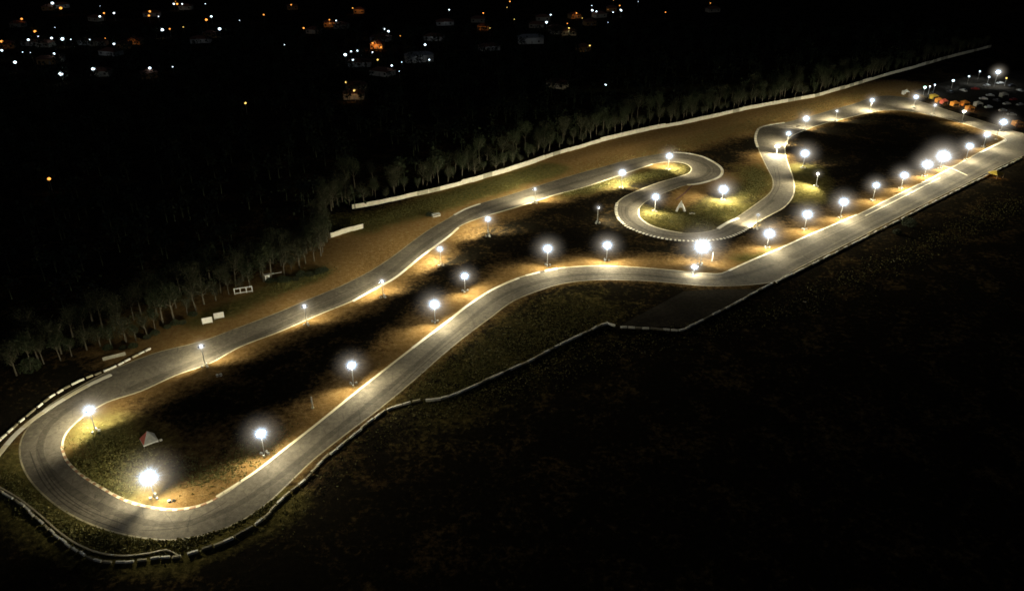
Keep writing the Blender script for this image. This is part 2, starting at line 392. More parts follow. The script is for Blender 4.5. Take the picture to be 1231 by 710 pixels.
kerb(HP2, 1.05, [KW, KD], (.72, [0, 1]), h=.07)
kerb(K4, 1.1, [KW, KC], (2, [0, 1]))
kerb([(546,258.5),(560,251),(577.5,244.8)], .8, [KW])
kerb([(424,362),(450,347.5),(474,334.4),(507.6,307.5),(540,283.5),(551,273.8)], .85, [KW, KC], (5, [0, 0, 1]))
kerb([(590,257.8),(634,245.2),(667.6,234.2),(700,225.8),(724.5,217.8),(761,205.3),(784,197.6)], .6, [KC])
kerb([(260,597),(306,567.5),(339,542),(382,508.5),(424,474.5),(462,444.5),(495.6,418.5)], .62, [KC])
kerb([(495.6,418.5),(515,403.5),(535,388.5),(566,364.5),(593,347.5),(624,334)], .8, [KW, KC], (6, [0, 1]))
kerb([(632,331.2),(650,326.8),(671,322.3)], .9, [KW, KD], (1.6, [0, 0, 0, 1]))
kerb([(262,597.5),(241,607.5),(211,612.5),(177,609),(148,600),(122,586),(97,570),(80,553),(74,536)], .5, [KR, KC], (1.1, [0, 1]))
kerb([(876,325.5),(902,313.6),(938.6,298),(972.7,282.5),(1006,268.5),(1030,258)], .6, [KW, KC], (1.8, [0, 1]))
kerb([(768,251.4),(769,261),(780,269.7),(798,276),(820,280)], .5, [KC])
kerb([(863,275),(870,270.5),(876.6,266.8),(888,262)], 1.3, [KW], h=.08)
kerb([(1127,198.5),(1140,201),(1152,206),(1163,211)], .45, [KC])
kerb([(1178,183.5),(1192,176.5),(1208,168.5)], .9, [KW])
kerb([(1040,259.5),(1059,250),(1087,236),(1112,223),(1130,214)], .35, [KC])
# rubber laid down along the driving line
for pp, w, off in (([(100,480),(60,510),(48,545),(75,580),(130,612),(200,630),(260,618),(320,584),(400,520),(480,456),(560,388),(610,352),(680,332),(760,330),(860,336),(930,318)], 1.5, 0),
                   ([(560,392),(480,461),(400,526),(325,589)], .5, 1.2), ([(150,470),(260,424),(350,386),(450,340),(520,288),(580,253),(680,223),(780,192)], 2.0, 0),
                   ([(780,192),(822,190),(850,200),(846,212),(812,221),(770,238),(754,250),(757,264),(790,281),(850,284),(890,268),(930,240)], 1.4, 0),
                   ([(950,310),(1050,262),(1150,211),(1200,185)], 2.8, 0), ([(960,316),(1050,272),(1150,221),(1200,195)], 1.0, 0), ([(930,322),(1020,272),(1110,228),(1180,192)], 1.6, 3)):
    p = smooth_pts(GP(pp)); p = offset(p, off) if off else p
    ribbon('racing_line', p, w, .0145 + (.0012 if off else 0), M['rubber'])
for pp in ([(40,540),(58,580),(95,612),(150,634)],[(52,560),(75,592),(118,618)],[(170,634),(230,628),(275,604)],[(470,470),(520,425),(560,393)],[(600,360),(640,341),(700,329)],[(842,192),(856,203),(848,213),(822,219)],[(750,248),(752,262),(778,279)],[(330,390),(380,368),(420,350)],[(980,290),(1030,268),(1070,247)],[(700,330),(760,328),(820,334)],[(925,240),(935,222),(932,200)]):
    for off in (-.7, .7):
        ribbon('skid_mark', offset(smooth_pts(GP(pp)), off), .24, .0185, M['skid'])
ribbon('drain_trench', smooth_pts(GP([(833,221.5),(827,228),(822,233),(812,240.5)])), .8, .010, M['trench'])

# ------------------------------------------------------------------ floodlight masts
def flood_meshes():
    d = {}
    mb = MB(); mb.tube([(0, 0, 0), (0, 0, .5), (0, 0, 1)], [.12, .10, .08], 8); d['pole'] = mb.data('pole', M['white'], True)
    mb = MB(); mb.box((0, 0, 0), (1.9, .09, .09)); mb.box((-.6, 0, -.12), (.06, .05, .2)); mb.box((.6, 0, -.12), (.06, .05, .2)); d['crossarm'] = mb.data('crossarm', M['steel'])
    mb = MB(); mb.box((0, 0, 0), (.62, .16, .46)); mb.box((0, -.11, 0), (.5, .06, .36))
    for k in range(5): mb.box((-.2 + .1 * k, -.17, 0), (.02, .07, .34))
    mb.box((-.34, 0, 0), (.03, .06, .3)); mb.box((.34, 0, 0), (.03, .06, .3)); d['flood'] = mb.data('floodlight', M['housing'])
    mb = MB(); mb.box((0, 0, 0), (.56, .03, .4)); d['lens'] = mb.data('lens', M['lens'])
    mb = MB(); mb.box((0, 0, .22), (.55, .42, .44), taper=.86); mb.box((0, 0, .47), (.2, .06, .06)); d['ballast'] = mb.data('ballast_block', M['block_white'])
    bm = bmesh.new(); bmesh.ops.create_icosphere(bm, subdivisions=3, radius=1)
    for k in ('lens_glare', 'lens_glare_soft'):
        me = bpy.data.meshes.new('glare_halo'); bm.to_mesh(me); me.materials.append(M[k]); d[k] = me
    return d
FM = flood_meshes()
BEAM = (1.0, .89, .60)
POWER = 7600
def mast(hx, hy, bx, by, tx, ty, label, size=1.0, power=1.0, spread=38, tilt=65, blocks=3, soft=False, group='floodlight masts around the kart track', floods=2, cone=142):
    if 'pit straight' in label: power *= .78
    b = G(bx, by); h = min(9.5, max(2.2, height_at(b, hy)))
    t = G(tx, ty) - b; rz = math.atan2(t.y, t.x) - math.pi / 2
    r = empty('floodlight_mast', b, rz, label, 'floodlight', group)
    p = mesh_obj('pole', FM['pole'], r); p.scale = (1, 1, h)
    a = mesh_obj('crossarm', FM['crossarm'], r, (0, .03, h - .1))
    rnd = random.Random(hx * 7 + hy)
    for k in ((-1, 1) if floods == 2 else (0,)):
        f = mesh_obj('floodlight', FM['flood'], r, (.6 * k, .10, h + .18))
        tl = R(tilt + rnd.uniform(-5, 5)); yaw = R(-spread * k)
        # local +Y of the housing is the beam axis; -tilt from horizontal downwards
        f.rotation_euler = Euler((-(math.pi / 2 - tl), 0, yaw), 'XYZ')
        l = mesh_obj('lens', FM['lens'], f, (0, .097, 0))
        ld = bpy.data.lights.new('floodlight_beam', 'SPOT'); ld.energy = POWER * power * (1 + .55 * min(1, max(0, (b.y - 190) / 120))) * (1 if floods == 2 else 1.6); ld.color = BEAM
        ld.spot_size = R(cone); ld.spot_blend = .78; ld.shadow_soft_size = .16
        lo = bpy.data.objects.new('floodlight_beam', ld); COL.objects.link(lo); lo.parent = f
        lo.location = (0, .30, 0); lo.rotation_euler = (math.pi / 2, 0, 0)   # -Z of the lamp -> +Y of the housing
        lo.visible_camera = True
    sl = bpy.data.lights.new('spill_fill', 'POINT'); sl.energy = POWER * power * .045; sl.color = BEAM; sl.shadow_soft_size = .12  # added fill light, stands in for floodlight spill on pole and ground
    so_ = bpy.data.objects.new('spill_fill', sl); COL.objects.link(so_); so_.parent = r; so_.location = (0, .9, h + .1)
    for k in range(blocks):
        ang = rnd.uniform(0, 6.28) if blocks < 3 else 2 * math.pi * (k + .5) / blocks + rnd.uniform(-.3, .3)
        q = mesh_obj('ballast_block', FM['ballast'], r, (math.cos(ang) * .8, math.sin(ang) * .7, 0)); q.rotation_euler.z = ang
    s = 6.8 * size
    g = mesh_obj('glare_halo', FM['lens_glare_soft' if soft else 'lens_glare'], r, (0, .15, h + .15)); g.scale = (s * 1.08, s * 1.08, s * .92)  # added glow sphere, imitates the glare around the lamp head
    return r
MASTS = [
 (175,574,186,598,150,630,'brightest floodlight mast inside the near hairpin, its glare elongated', dict(size=1.35, spread=84, power=1.9, tilt=56)),
 (110,494,115,518,72,492,'floodlight mast at the left inner edge of the near hairpin', dict(size=1.0, power=1.9, tilt=58)),
 (242,417,247,440,228,400,'floodlight mast on the upper straight, nearest to the two white boards', dict(size=.62, power=1.1, soft=True, tilt=60)),
 (366,369,369,390,352,355,'slim floodlight mast on the upper straight below the white three bay frame', dict(size=.62, power=.8, soft=True, tilt=60)),
 (459,339,461,357,440,332,'floodlight mast on the upper straight at the lower end of the bright white kerb', dict(size=.62, power=1.3, soft=True)),
 (527,300,530,319,498,298,'floodlight mast beside the middle of the bright white kerb, above a pale pool of light', dict(size=.8, power=1.9, tilt=58)),
 (584,264,587,284,560,256,'floodlight mast where the upper straight bends, over a pale rounded pool of light', dict(size=.85, power=2.2, tilt=68)),
 (641,228,643,244,628,222,'small floodlight mast on the upper straight right of the bend', dict(size=.6, power=2.0, soft=True, tilt=70)),
 (745,208,747,226,736,196,'floodlight mast on the grass strip at the left of the upper hairpin', dict(size=1.1, power=2.2, cone=156, tilt=60)),
 (802,188,803,204,830,190,'floodlight mast at the start of the upper hairpin kerb', dict(size=1.1, power=2.0, cone=156, tilt=58)),
 (423,439,425,462,470,500,'floodlight mast beside the lower straight with two separate lamp heads over pale blocks', dict(size=.95, power=1.25)),
 (316,521,318,546,360,590,'floodlight mast beside the lower straight, next after the near hairpin', dict(size=1.0, power=1.25, blocks=4)),
 (521,366,523,387,560,420,'floodlight mast by the lower straight where the cream kerb turns white', dict(size=1.15, power=1.4)),
 (557,332,559,350,590,372,'floodlight mast by the inside of the long bend below the bright kerb', dict(size=.95, power=1.1)),
 (656,299,658,319,668,345,'floodlight mast above the short striped kerb of the long bend', dict(size=1.15, power=1.1)),
 (728,295,729,313,735,335,'floodlight mast at the top of the long bend, in the middle of the track', dict(size=1.15, power=1.5)),
 (840,297,842,318,840,268,'large glaring floodlight mast below the dotted kerb of the S bend', dict(size=1.75, power=1.2)),
 (833,321,834,329,836,342,'low floodlight standing near the ground at the fork of the pit straight', dict(tilt=50, size=.8, power=.5, blocks=2)),
 (785,237,787,254,765,262,'floodlight mast just inside the second hairpin, left of the white A shaped frame', dict(size=1.1, power=1.7, cone=156, tilt=58)),
 (717,250,718,268,760,262,'slim floodlight mast left of the second hairpin, on a pale patch of soil', dict(size=.45, power=1.0, soft=True, floods=1)),
 (866,228,868,240,880,262,'bright floodlight mast on the orange soil right of the white A shaped frame', dict(size=1.35, power=2.6, spread=60, cone=160, tilt=60)),
 (908,259,909,275,905,250,'slim floodlight mast at the right end of the dotted kerb', dict(size=.5, power=2.0, soft=True, floods=1)),
 (923,281,922,298,945,318,'first floodlight mast of the pit straight, nearest to the fork', dict(tilt=50, size=1.35, power=1.2)),
 (968,258,967,276,990,295,'second floodlight mast of the pit straight, orange soil at its foot', dict(tilt=50, size=1.3, power=1.2)),
 (1010,243,1010,262,1032,276,'third floodlight mast of the pit straight, over the whitest patch of asphalt', dict(tilt=50, size=1.25, power=1.5)),
 (1051,223,1049,241,1075,255,'fourth floodlight mast of the pit straight, left of the double kerb line', dict(tilt=50, size=1.05, power=1.0)),
 (1085,211,1083,227,1110,238,'fifth floodlight mast of the pit straight', dict(tilt=50, size=1.2, power=1.2)),
 (1112,198,1111,212,1135,222,'sixth mast of the pit straight, left one of the two that glare together', dict(tilt=50, size=1.5, power=1.3)),
 (1130,188,1130,203,1155,212,'largest glaring floodlight mast of the far pit straight, right one of the close pair', dict(tilt=50, size=1.9, power=1.5)),
 (1160,176,1161,192,1185,200,'floodlight mast right of the glaring pair on the pit straight', dict(tilt=50, size=1.2, power=1.0)),
 (1183,162,1182,177,1205,184,'floodlight mast inside the tip of the far right turn', dict(size=1.1, power=1.0)),
 (1203,147,1203,158,1215,172,'floodlight mast on the outside of the far right turn, near the paddock', dict(size=1.3, power=1.1)),
 (982,209,981,224,955,228,'slim floodlight mast on the green patch right of the S bend', dict(size=.5, power=2.2, soft=True, floods=1)),
 (965,185,965,202,935,190,'spiky bright floodlight mast in the dark field right of the S bend', dict(size=1.35, power=1.2, cone=150, tilt=60)),
 (946,161,946,175,930,168,'small floodlight mast inside the sharp turn at the top of the S bend', dict(size=.9, power=.9, cone=156, tilt=42)),
 (932.5,176,933,186,935,210,'low warm white floodlight on the asphalt of the sharp upper turn', dict(size=.8, power=1.2, cone=156, tilt=42, soft=True, blocks=2)),
 (968,143,967,156,975,138,'floodlight mast beside the road after the sharp upper turn', dict(size=1.15, power=1.0)),
 (1004,134,1004,146,996,136,'small floodlight mast left along the far top straight', dict(size=.6, power=1.3, soft=True)),
 (1046,121,1046,134,1030,128,'floodlight mast on the crest of the far top straight', dict(size=.95, power=1.3, cone=156, tilt=42)),
 (1097,117,1098,130,1105,127,'floodlight mast beside the far top straight close to the orange tents', dict(size=1.0, power=.9, cone=156, tilt=42)),
 (1120,127,1121,139,1128,134,'small floodlight mast below the orange tents at the track edge', dict(size=.7, power=.7, soft=True)),
 (1155,134,1156,147,1165,151,'small floodlight mast at the track edge right of the orange tents', dict(size=.55, power=.7, soft=True)),
]
for m in MASTS: mast(*m[:7], **m[7])

# ------------------------------------------------------------------ boundary wall
def wall(pp, label, pnl=5.0, hh=(1.5, 1.9)):
    pts = smooth_pts(GP(pp), step=50) if False else GP(pp)
    # resample
    L = [0]
    for p, q in zip(pts, pts[1:]): L.append(L[-1] + (q - p).length)
    def at(s):
        for i in range(len(pts) - 1):
            if s <= L[i + 1] or i == len(pts) - 2: return pts[i].lerp(pts[i + 1], (s - L[i]) / (L[i + 1] - L[i]))
    n = int(L[-1] / pnl); r = empty('boundary_wall', pts[0], 0, label, 'wall'); o0 = pts[0]
    rnd = random.Random(len(pp))
    ht = rnd.uniform(*hh)
    for k in range(n):
        a = at(k * L[-1] / n) - o0; b = at((k + 1) * L[-1] / n) - o0; d = b - a; ang = math.atan2(d.y, d.x)
        if rnd.random() < .4: ht = rnd.uniform(*hh)
        h = ht + rnd.uniform(-.04, .04); rot = Matrix.Rotation(ang, 3, 'Z'); c = (a + b) / 2
        off = Vector((-math.sin(ang), math.cos(ang), 0)) * rnd.uniform(-.15, .15); c = c + off
        mb = MB(); mb.box((c.x, c.y, h / 2), (d.length - .26, .16, h), rot)
        mb.box((c.x, c.y, h + .04), (d.length - .22, .26, .08), rot)
        mb.build('panel', M['wall'] if rnd.random() < .82 else M['wall_dark'], r)
        mb = MB(); mb.box((a.x, a.y, (h + .12) / 2), (.26, .3, h + .12), rot); mb.build('pillar', M['wall'], r)
    return r
wall(WALL, 'long white boundary wall between the tree row and the upper straight', 5.2)
wall([(398,285.5),(410,281.5),(424,277.5),(437,274)], 'short detached white wall piece left of the long boundary wall', 4.0)
# low continuous strip in front of the barrier at the near hairpin
o = ribbon('low_edging', smooth_pts(GP([(-20,577),(0,586),(21,598),(46,617),(72,640),(97,656),(122,665),(150,668),(180,665),(200,661),(208,664),(215,668)]), step=1), .28, 0, M['block_worn'], h=.24, kind=None)
tag(o, 'low continuous pale edging strip just inside the barrier of the near hairpin', 'edging')

# ------------------------------------------------------------------ barrier blocks
def block_mesh(m, l=1.82):
    mb = MB(); prof = [(-.26, 0), (.26, 0), (.26, .24), (.24, .40), (.20, .45), (-.20, .45), (-.24, .40), (-.26, .24)]
    vs = [(x, y, z) for x in (-l / 2, l / 2) for y, z in prof]; n = len(prof)
    fs = [(i, (i + 1) % n, n + (i + 1) % n, n + i) for i in range(n)] + [tuple(range(n))[::-1], tuple(range(n, 2 * n))]
    mb.add(vs, fs); mb.box((-.5, 0, .46), (.2, .05, .04)); mb.box((.5, 0, .46), (.2, .05, .06))
    return mb.data('barrier_block', m)
BM = [block_mesh(M['block_white']), block_mesh(M['block_worn']), block_mesh(M['block_dark'])]
CN = ['white', 'yellowed', 'dark']
def chain(pp, where, gap=2.0, weights=(4, 4, 3), scale=1.0):
    pts = smooth_pts(GP(pp), step=.5); rnd = random.Random(len(pp) * 3 + 1); acc = 0; k = 0
    for p, q in zip(pts, pts[1:]):
        acc += (q - p).length
        if acc >= gap:
            acc -= gap; d = q - p
            i = rnd.choices((0, 1, 2), weights)[0] if k % 3 else 0 if weights[0] else 1
            k += 1
            o = mesh_obj('barrier_block', BM[i], None, q + Vector((rnd.uniform(-.12, .12), rnd.uniform(-.12, .12), 0)))
            o.rotation_euler.z = math.atan2(d.y, d.x) + rnd.uniform(-.07, .07); o.scale = (scale, scale, scale)
            tag(o, f'{CN[i]} block in the barrier chain {where}', 'barrier', f'{CN[i]} barrier blocks {where}')
chain([(187,416),(160.5,429.6),(131,444),(93,459.5),(63,476.5),(38,495.5),(17,514),(0,529),(-20,548)], 'above the near hairpin', 1.95, (2, 5, 4), .85)
chain([(-15,581),(0,590),(21,602.6),(46.5,625),(72,648),(97,664),(114,673.5),(130,676),(160,675),(190,671),(215.5,669)], 'below the near hairpin', 2.0, (5, 4, 1), .85)
chain([(217,668.5),(245,660),(275,649),(314,626),(339,600.7),(369,575),(390,552),(411,535),(436.6,514),(462,495),(483,486.6),(503,482)], 'along the lower straight', 2.1)
chain([(504,482),(531,479.5),(558,469.7),(597,452),(636,434.6),(675,414),(706,399.5),(729.6,389.7),(738,392.5)], 'around the dim lower grass area', 2.0, (4, 4, 2), 1.15)
chain([(739,393.6),(776,395),(815.5,397.5),(823,395.6),(850.6,382),(885.7,364),(913,349),(928,341)], 'around the paved apron', 2.0, (4, 3, 2), 1.0)
chain([(930,341),(962,325),(1009,301.6),(1061,275),(1084.5,263),(1118,245.5),(1160,224.5),(1202,203.5),(1228,190)], 'along the pit straight', 2.15, (4, 5, 4))

# ------------------------------------------------------------------ trees
def tree_meshes(seed, h, leaf, spread=2.2, nl=1500):
    rnd = random.Random(seed); t = MB()
    lean = Vector((rnd.uniform(-.5, .5), rnd.uniform(-.5, .5), 0))
    top = Vector((lean.x, lean.y, h * .72))
    t.tube([(0, 0, 0), (lean.x * .2, lean.y * .2, h * .25), (lean.x * .6, lean.y * .6, h * .5), top], [.24, .19, .13, .06], 7)
    tips = []
    for k in range(14):
        f = rnd.uniform(.3, .72); s = Vector((lean.x * f, lean.y * f, h * f)); a = rnd.uniform(0, 6.28); r = rnd.uniform(.5, 1) * spread
        e = s + Vector((math.cos(a) * r, math.sin(a) * r, rnd.uniform(.16, .36) * h))
        t.tube([s, s.lerp(e, .5) + Vector((0, 0, -.2)), e], [.10, .07, .03], 5); tips.append(e); tips.append(s.lerp(e, .6))
    tips.append(Vector((lean.x, lean.y, h * .93))); tips.append(top)
    c = MB()
    for k in range(nl):
        p = rnd.choice(tips); rr = rnd.uniform(.6, 1.1) * spread * .42
        d = Vector((rnd.gauss(0, 1), rnd.gauss(0, 1), rnd.gauss(0, 1.1))) * rr * .72
        q = p + d; s = rnd.uniform(.08, .18)
        m = Euler((rnd.uniform(-1.2, 1.2), rnd.uniform(-1.2, 1.2), rnd.uniform(0, 6.28))).to_matrix()
        c.add([q + m @ Vector(v) * s for v in ((-1, -.45, 0), (0, -.7, 0), (1, 0, .1), (0, .7, 0), (-1, .45, 0))], [(0, 1, 2, 3, 4)])
    return t.data('trunk', M['bark'], True), c.data('crown', leaf)
TM = [tree_meshes(1, 9.5, M['leaf']), tree_meshes(2, 11, M['leaf'], 2.6), tree_meshes(3, 8.5, M['leaf2'], 2.0), tree_meshes(4, 10.5, M['leaf2'], 2.4, 1800), tree_meshes(5, 7.5, M['leaf'], 2.6, 1300)]
def tree(p, i, s, label, group):
    r = empty('tree', p, random.uniform(0, 6.28), label, 'tree', group); r.scale = (s, s, s * random.uniform(.9, 1.12))
    mesh_obj('trunk', TM[i][0], r); mesh_obj('crown', TM[i][1], r)
def along(pp, step):
    pts = GP(pp); out = []; acc = 0; nxt = 0
    for p, q in zip(pts, pts[1:]):
        L = (q - p).length
        while nxt <= acc + L: out.append(p.lerp(q, (nxt - acc) / L)); nxt += step * random.uniform(.7, 1.3)
        acc += L
    return out
def up(v, n): return v + Vector((-.45, .9, 0)) * n
LEFTROW = [(20,452),(60,440),(115,421),(160,414),(205,390),(247,370),(290,350),(340,332),(385,312),(398,285)]
for p in along(LEFTROW, 3.6):
    tree(up(p, random.uniform(.2, 2.5)), random.randrange(5), random.uniform(.6, 1.15), 'pale trunked tree in the front row left of the boundary wall', 'front row trees left of the wall')
for p in along(LEFTROW + [(410,268),(430,255)], 2.6):
    tree(up(p, random.uniform(3.5, 18)), random.randrange(5), random.uniform(.8, 1.15), 'dim tree in the back rows left of the boundary wall', 'back row trees left of the wall')
for p in along([(w[0], w[1]) for w in WALL], 5.0):
    tree(up(p, random.uniform(3, 6)), random.randrange(5), random.uniform(.5, 1.05), 'thin tree just behind the long white wall', 'front row trees behind the white wall')
for p in along(WALL[:18], 4.2):
    tree(up(p, random.uniform(7, 24)), random.randrange(5), random.uniform(.8, 1.15), 'dim tree deeper in the wood behind the long white wall', 'back row trees behind the white wall')
# far wood, uncountable in the dark
def far_wood():
    rnd = random.Random(3); c = MB(); n = 0
    line = GP([(20,452),(205,390),(398,285),(500,232),(700,177),(1000,112),(1191,57)])
    while n < 2000:
        x = rnd.uniform(-420, 330); y = rnd.uniform(150, 640)
        # line y at x
        ly = None
        for p, q in zip(line, line[1:]):
            if min(p.x, q.x) <= x <= max(p.x, q.x): ly = p.y + (q.y - p.y) * (x - p.x) / (q.x - p.x)
        if ly is None: ly = 160 if x < line[0].x else 900
        if y < ly + 14: continue
        n += 1; h = rnd.uniform(6, 11); r = rnd.uniform(2, 3.6)
        for k in range(38):
            q = Vector((x + rnd.gauss(0, r * .5), y + rnd.gauss(0, r * .5), max(1, h * .7 + rnd.gauss(0, h * .17)))); s = rnd.uniform(.35, .8)
            m = Euler((rnd.uniform(-1, 1), rnd.uniform(-1, 1), rnd.uniform(0, 6))).to_matrix()
            c.add([q + m @ Vector(v) * s for v in ((-1, -.5, 0), (.2, -.8, 0), (1, 0, .2), (0, .8, 0))], [(0, 1, 2, 3)])
        c.tube([(x, y, 0), (x, y, h * .7)], [.2, .08], 4)
    o = c.build('distant_wood', M['leaf2']); tag(o, 'dark mass of woodland between the tree rows and the town lights', 'woodland', kind='stuff')
far_wood()
# shrubs
def shrub_mesh(seed, r, h, mat, nl=900):
    rnd = random.Random(seed); c = MB()
    for k in range(9):
        a = rnd.uniform(0, 6.28); e = Vector((math.cos(a) * r * .6, math.sin(a) * r * .6, h * rnd.uniform(.5, .9)))
        c.tube([(0, 0, 0), e * .5 + Vector((0, 0, .1)), e], [.05, .03, .012], 4, 1)
    for k in range(nl):
        a = rnd.uniform(0, 6.28); rr = r * rnd.random() ** .5; q = Vector((math.cos(a) * rr, math.sin(a) * rr, h * (.15 + .8 * rnd.random() * (1 - (rr / r) ** 2 * .6)))); s = rnd.uniform(.07, .17)
        m = Euler((rnd.uniform(-1.2, 1.2), rnd.uniform(-1.2, 1.2), rnd.uniform(0, 6))).to_matrix()
        c.add([q + m @ Vector(v) * s for v in ((-1, 0, 0), (0, -.6, 0), (1, 0, .1), (0, .6, 0))], [(0, 1, 2, 3)])
    return c.data('shrub', [mat, M['bark']])
SM = [shrub_mesh(1, 1.3, 1.6, M['leaf2']), shrub_mesh(2, 1.0, 1.2, M['leaf']), shrub_mesh(3, 1.6, 2.2, M['leaf2'], 1200)]
def shrub(px, py, i, s, label, group=None):
    o = mesh_obj('shrub', SM[i], None, G(px, py)); o.scale = (s, s, s); o.rotation_euler.z = px; tag(o, label, 'shrub', group)
shrub(1092, 272, 2, 1.6, 'yellow green lit shrub below the middle of the pit straight barrier')
shrub(1078, 281, 1, 1.5, 'low shrub left of the lit shrub by the pit straight barrier')
shrub(517, 260, 0, 1.2, 'dark shrub left of the small white platform under the wall')
shrub(37, 445, 2, 1.7, 'rounded green bush at the left end of the tree row')
for k, p in enumerate(along([(325,341),(345,337),(365,332),(385,326),(392,322)], 2.0)):
    o = mesh_obj('shrub', SM[k % 3], None, up(p, random.uniform(-1.5, 1.0))); o.rotation_euler.z = k; tag(o, 'green shrub under the trees at the tip of the lit grass', 'shrub', 'shrubs at the foot of the left tree row')
for k, p in enumerate(along([(130,423),(165,416),(205,396),(240,378)], 3.2)):
    o = mesh_obj('shrub', SM[k % 2], None, up(p, random.uniform(-.5, 2.0))); o.rotation_euler.z = k; tag(o, 'dim undergrowth shrub below the trees above the near hairpin', 'shrub', 'undergrowth above the near hairpin')

# grass tufts: uncountable
def grass():
    rnd = random.Random(11); c = MB()
    def blade(x, y, s):
        for k in range(3):
            a = rnd.uniform(0, 6.28); dx, dy = math.cos(a) * .05 * s * 3, math.sin(a) * .05 * s * 3; lx, ly = rnd.gauss(0, .12) * s, rnd.gauss(0, .12) * s
            c.add([(x - dx, y - dy, 0), (x + dx, y + dy, 0), (x + lx, y + ly, rnd.uniform(.10, .24) * s)], [(0, 1, 2)])
    zones = [([(400,268),(440,268),(520,245),(600,222),(660,203)], 6, 6000), ([(0,570),(30,605),(80,637),(140,655),(220,656),(330,600)], 2.6, 3500), ([(95,550),(140,585),(160,560),(110,525)], 6, 2500),
             ([(790,262),(840,265),(880,250)], 6, 2500), ([(680,232),(760,215),(810,204)], 3.5, 2000), ([(520,475),(600,430),(700,380)], 12, 5000), ([(890,235),(912,222),(905,205)], 6, 1500),
             ([(220,560),(260,575),(330,520)], 5, 1500), ([(340,345),(390,325)], 4, 1500), ([(300,640),(420,545),(500,495),(640,460),(740,420),(950,370),(1231,240)], 7, 3500), ([(680,215),(900,150),(1050,110)], 10, 4000)]
    for pp, w, n in zones:
        pts = GP(pp); Ls = [(q - p).length for p, q in zip(pts, pts[1:])]
        for _ in range(n):
            i = rnd.choices(range(len(Ls)), Ls)[0]; p = pts[i].lerp(pts[i + 1], rnd.random()); x = p.x + rnd.gauss(0, w * .5); y = p.y + rnd.gauss(0, w * .5)
            if on_track(x, y): continue
            blade(x, y, rnd.uniform(.6, 1.5))
    o = c.build('grass_tufts', M['grassblade']); tag(o, 'rough grass tufts on the verges and in the dark field', 'grass', kind='stuff')
def inside(pl, x, y):
    c = False; j = len(pl) - 1
    for i in range(len(pl)):
        a, b = pl[i], pl[j]
        if (a.y > y) != (b.y > y) and x < (b.x - a.x) * (y - a.y) / (b.y - a.y) + a.x: c = not c
        j = i
    return c
Ac, Bc = A[::3], B[::3]
def on_track(x, y): return inside(Ac, x, y) and not inside(Bc, x, y)
grass()

# ------------------------------------------------------------------ small structures
def at_px(bx, by, rz=None): return G(bx, by)
# two white boards
for (px, py), lb in (((250,390), 'left one of the two white boards above the upper straight'), ((264,384), 'right one of the two white boards above the upper straight')):
    p = G(px, py); r = empty('display_board', p, R(24), lb, 'board', 'white boards above the upper straight')
    mb = MB(); mb.box((0, 0, 1.35), (2.7, .08, 1.7)); mb.build('panel', M['white'], r)
    mb = MB(); mb.box((0, .06, 2.22), (2.8, .1, .06)); mb.box((0, .06, .5), (2.8, .1, .06)); mb.box((-.45, -.05, 1.6), (.05, .03, .7)); mb.build('frame', M['steel'], r)
    for s in (-1, 1):
        mb = MB(); mb.box((s * 1.2, .1, 1.05), (.08, .08, 2.1)); mb.build('leg', M['steel'], r)
        mb = MB(); mb.tube([(s * 1.2, .15, 1.6), (s * 1.2, 1.1, 0)], [.035, .035], 5); mb.build('brace', M['steel'], r)
p = G(293, 352); r = empty('gate_frame', p, R(20), 'white open frame of three bays standing before the tree row', 'frame')
mb = MB(); mb.box((0, 0, 1.75), (5.2, .16, .28)); mb.build('top_rail', M['white'], r)
mb = MB(); mb.box((0, 0, .25), (5.2, .16, .22)); mb.build('bottom_rail', M['white'], r)
for x in (-2.5, -.85, .85, 2.5): mb = MB(); mb.box((x, 0, .95), (.30, .2, 1.9)); mb.build('post', M['white'], r)
p = G(322, 337); r = empty('white_shelter', p, R(20), 'small white shelter with a long thin awning rail beside the green shrubs', 'shelter')
mb = MB(); mb.box((0, 0, 1.0), (1.4, 1.0, 2.0)); mb.build('wall', M['white'], r)
mb = MB(); mb.box((0, -.505, .85), (.6, .02, 1.6)); mb.build('door', M['grey_sheet'], r)
mb = MB(); mb.box((.6, 0, 2.06), (3.0, 1.2, .08), Matrix.Rotation(R(-3), 3, 'Y')); mb.build('roof', M['white'], r)
mb = MB(); mb.box((3.0, .3, 1.9), (2.8, .1, .1)); mb.build('rail', M['white'], r)
p = G(138, 431); r = empty('white_slab', p, R(31), 'long pale panel propped low in front of the trees above the near hairpin', 'panel')
mb = MB(); mb.box((0, 0, .75), (5.4, .9, .12), Matrix.Rotation(R(35), 3, 'X')); mb.build('panel', M['wall_dark'], r)
for s in (-2.2, 0, 2.2): mb = MB(); mb.box((s, .25, .42), (.12, .12, .84)); mb.build('leg', M['steel'], r)
p = G(524, 260); r = empty('low_platform', p, R(28), 'small white table like platform on the grass below the long wall', 'platform')
mb = MB(); mb.box((0, 0, 1.0), (3.0, 1.6, .1)); mb.build('top', M['white'], r)
for x in (-1.4, 1.4):
    for y in (-.7, .7): mb = MB(); mb.box((x, y, .475), (.1, .1, .95)); mb.build('leg', M['white'], r)
mb = MB(); mb.box((0, -.7, .3), (2.7, .06, .2)); mb.build('rail', M['white'], r)
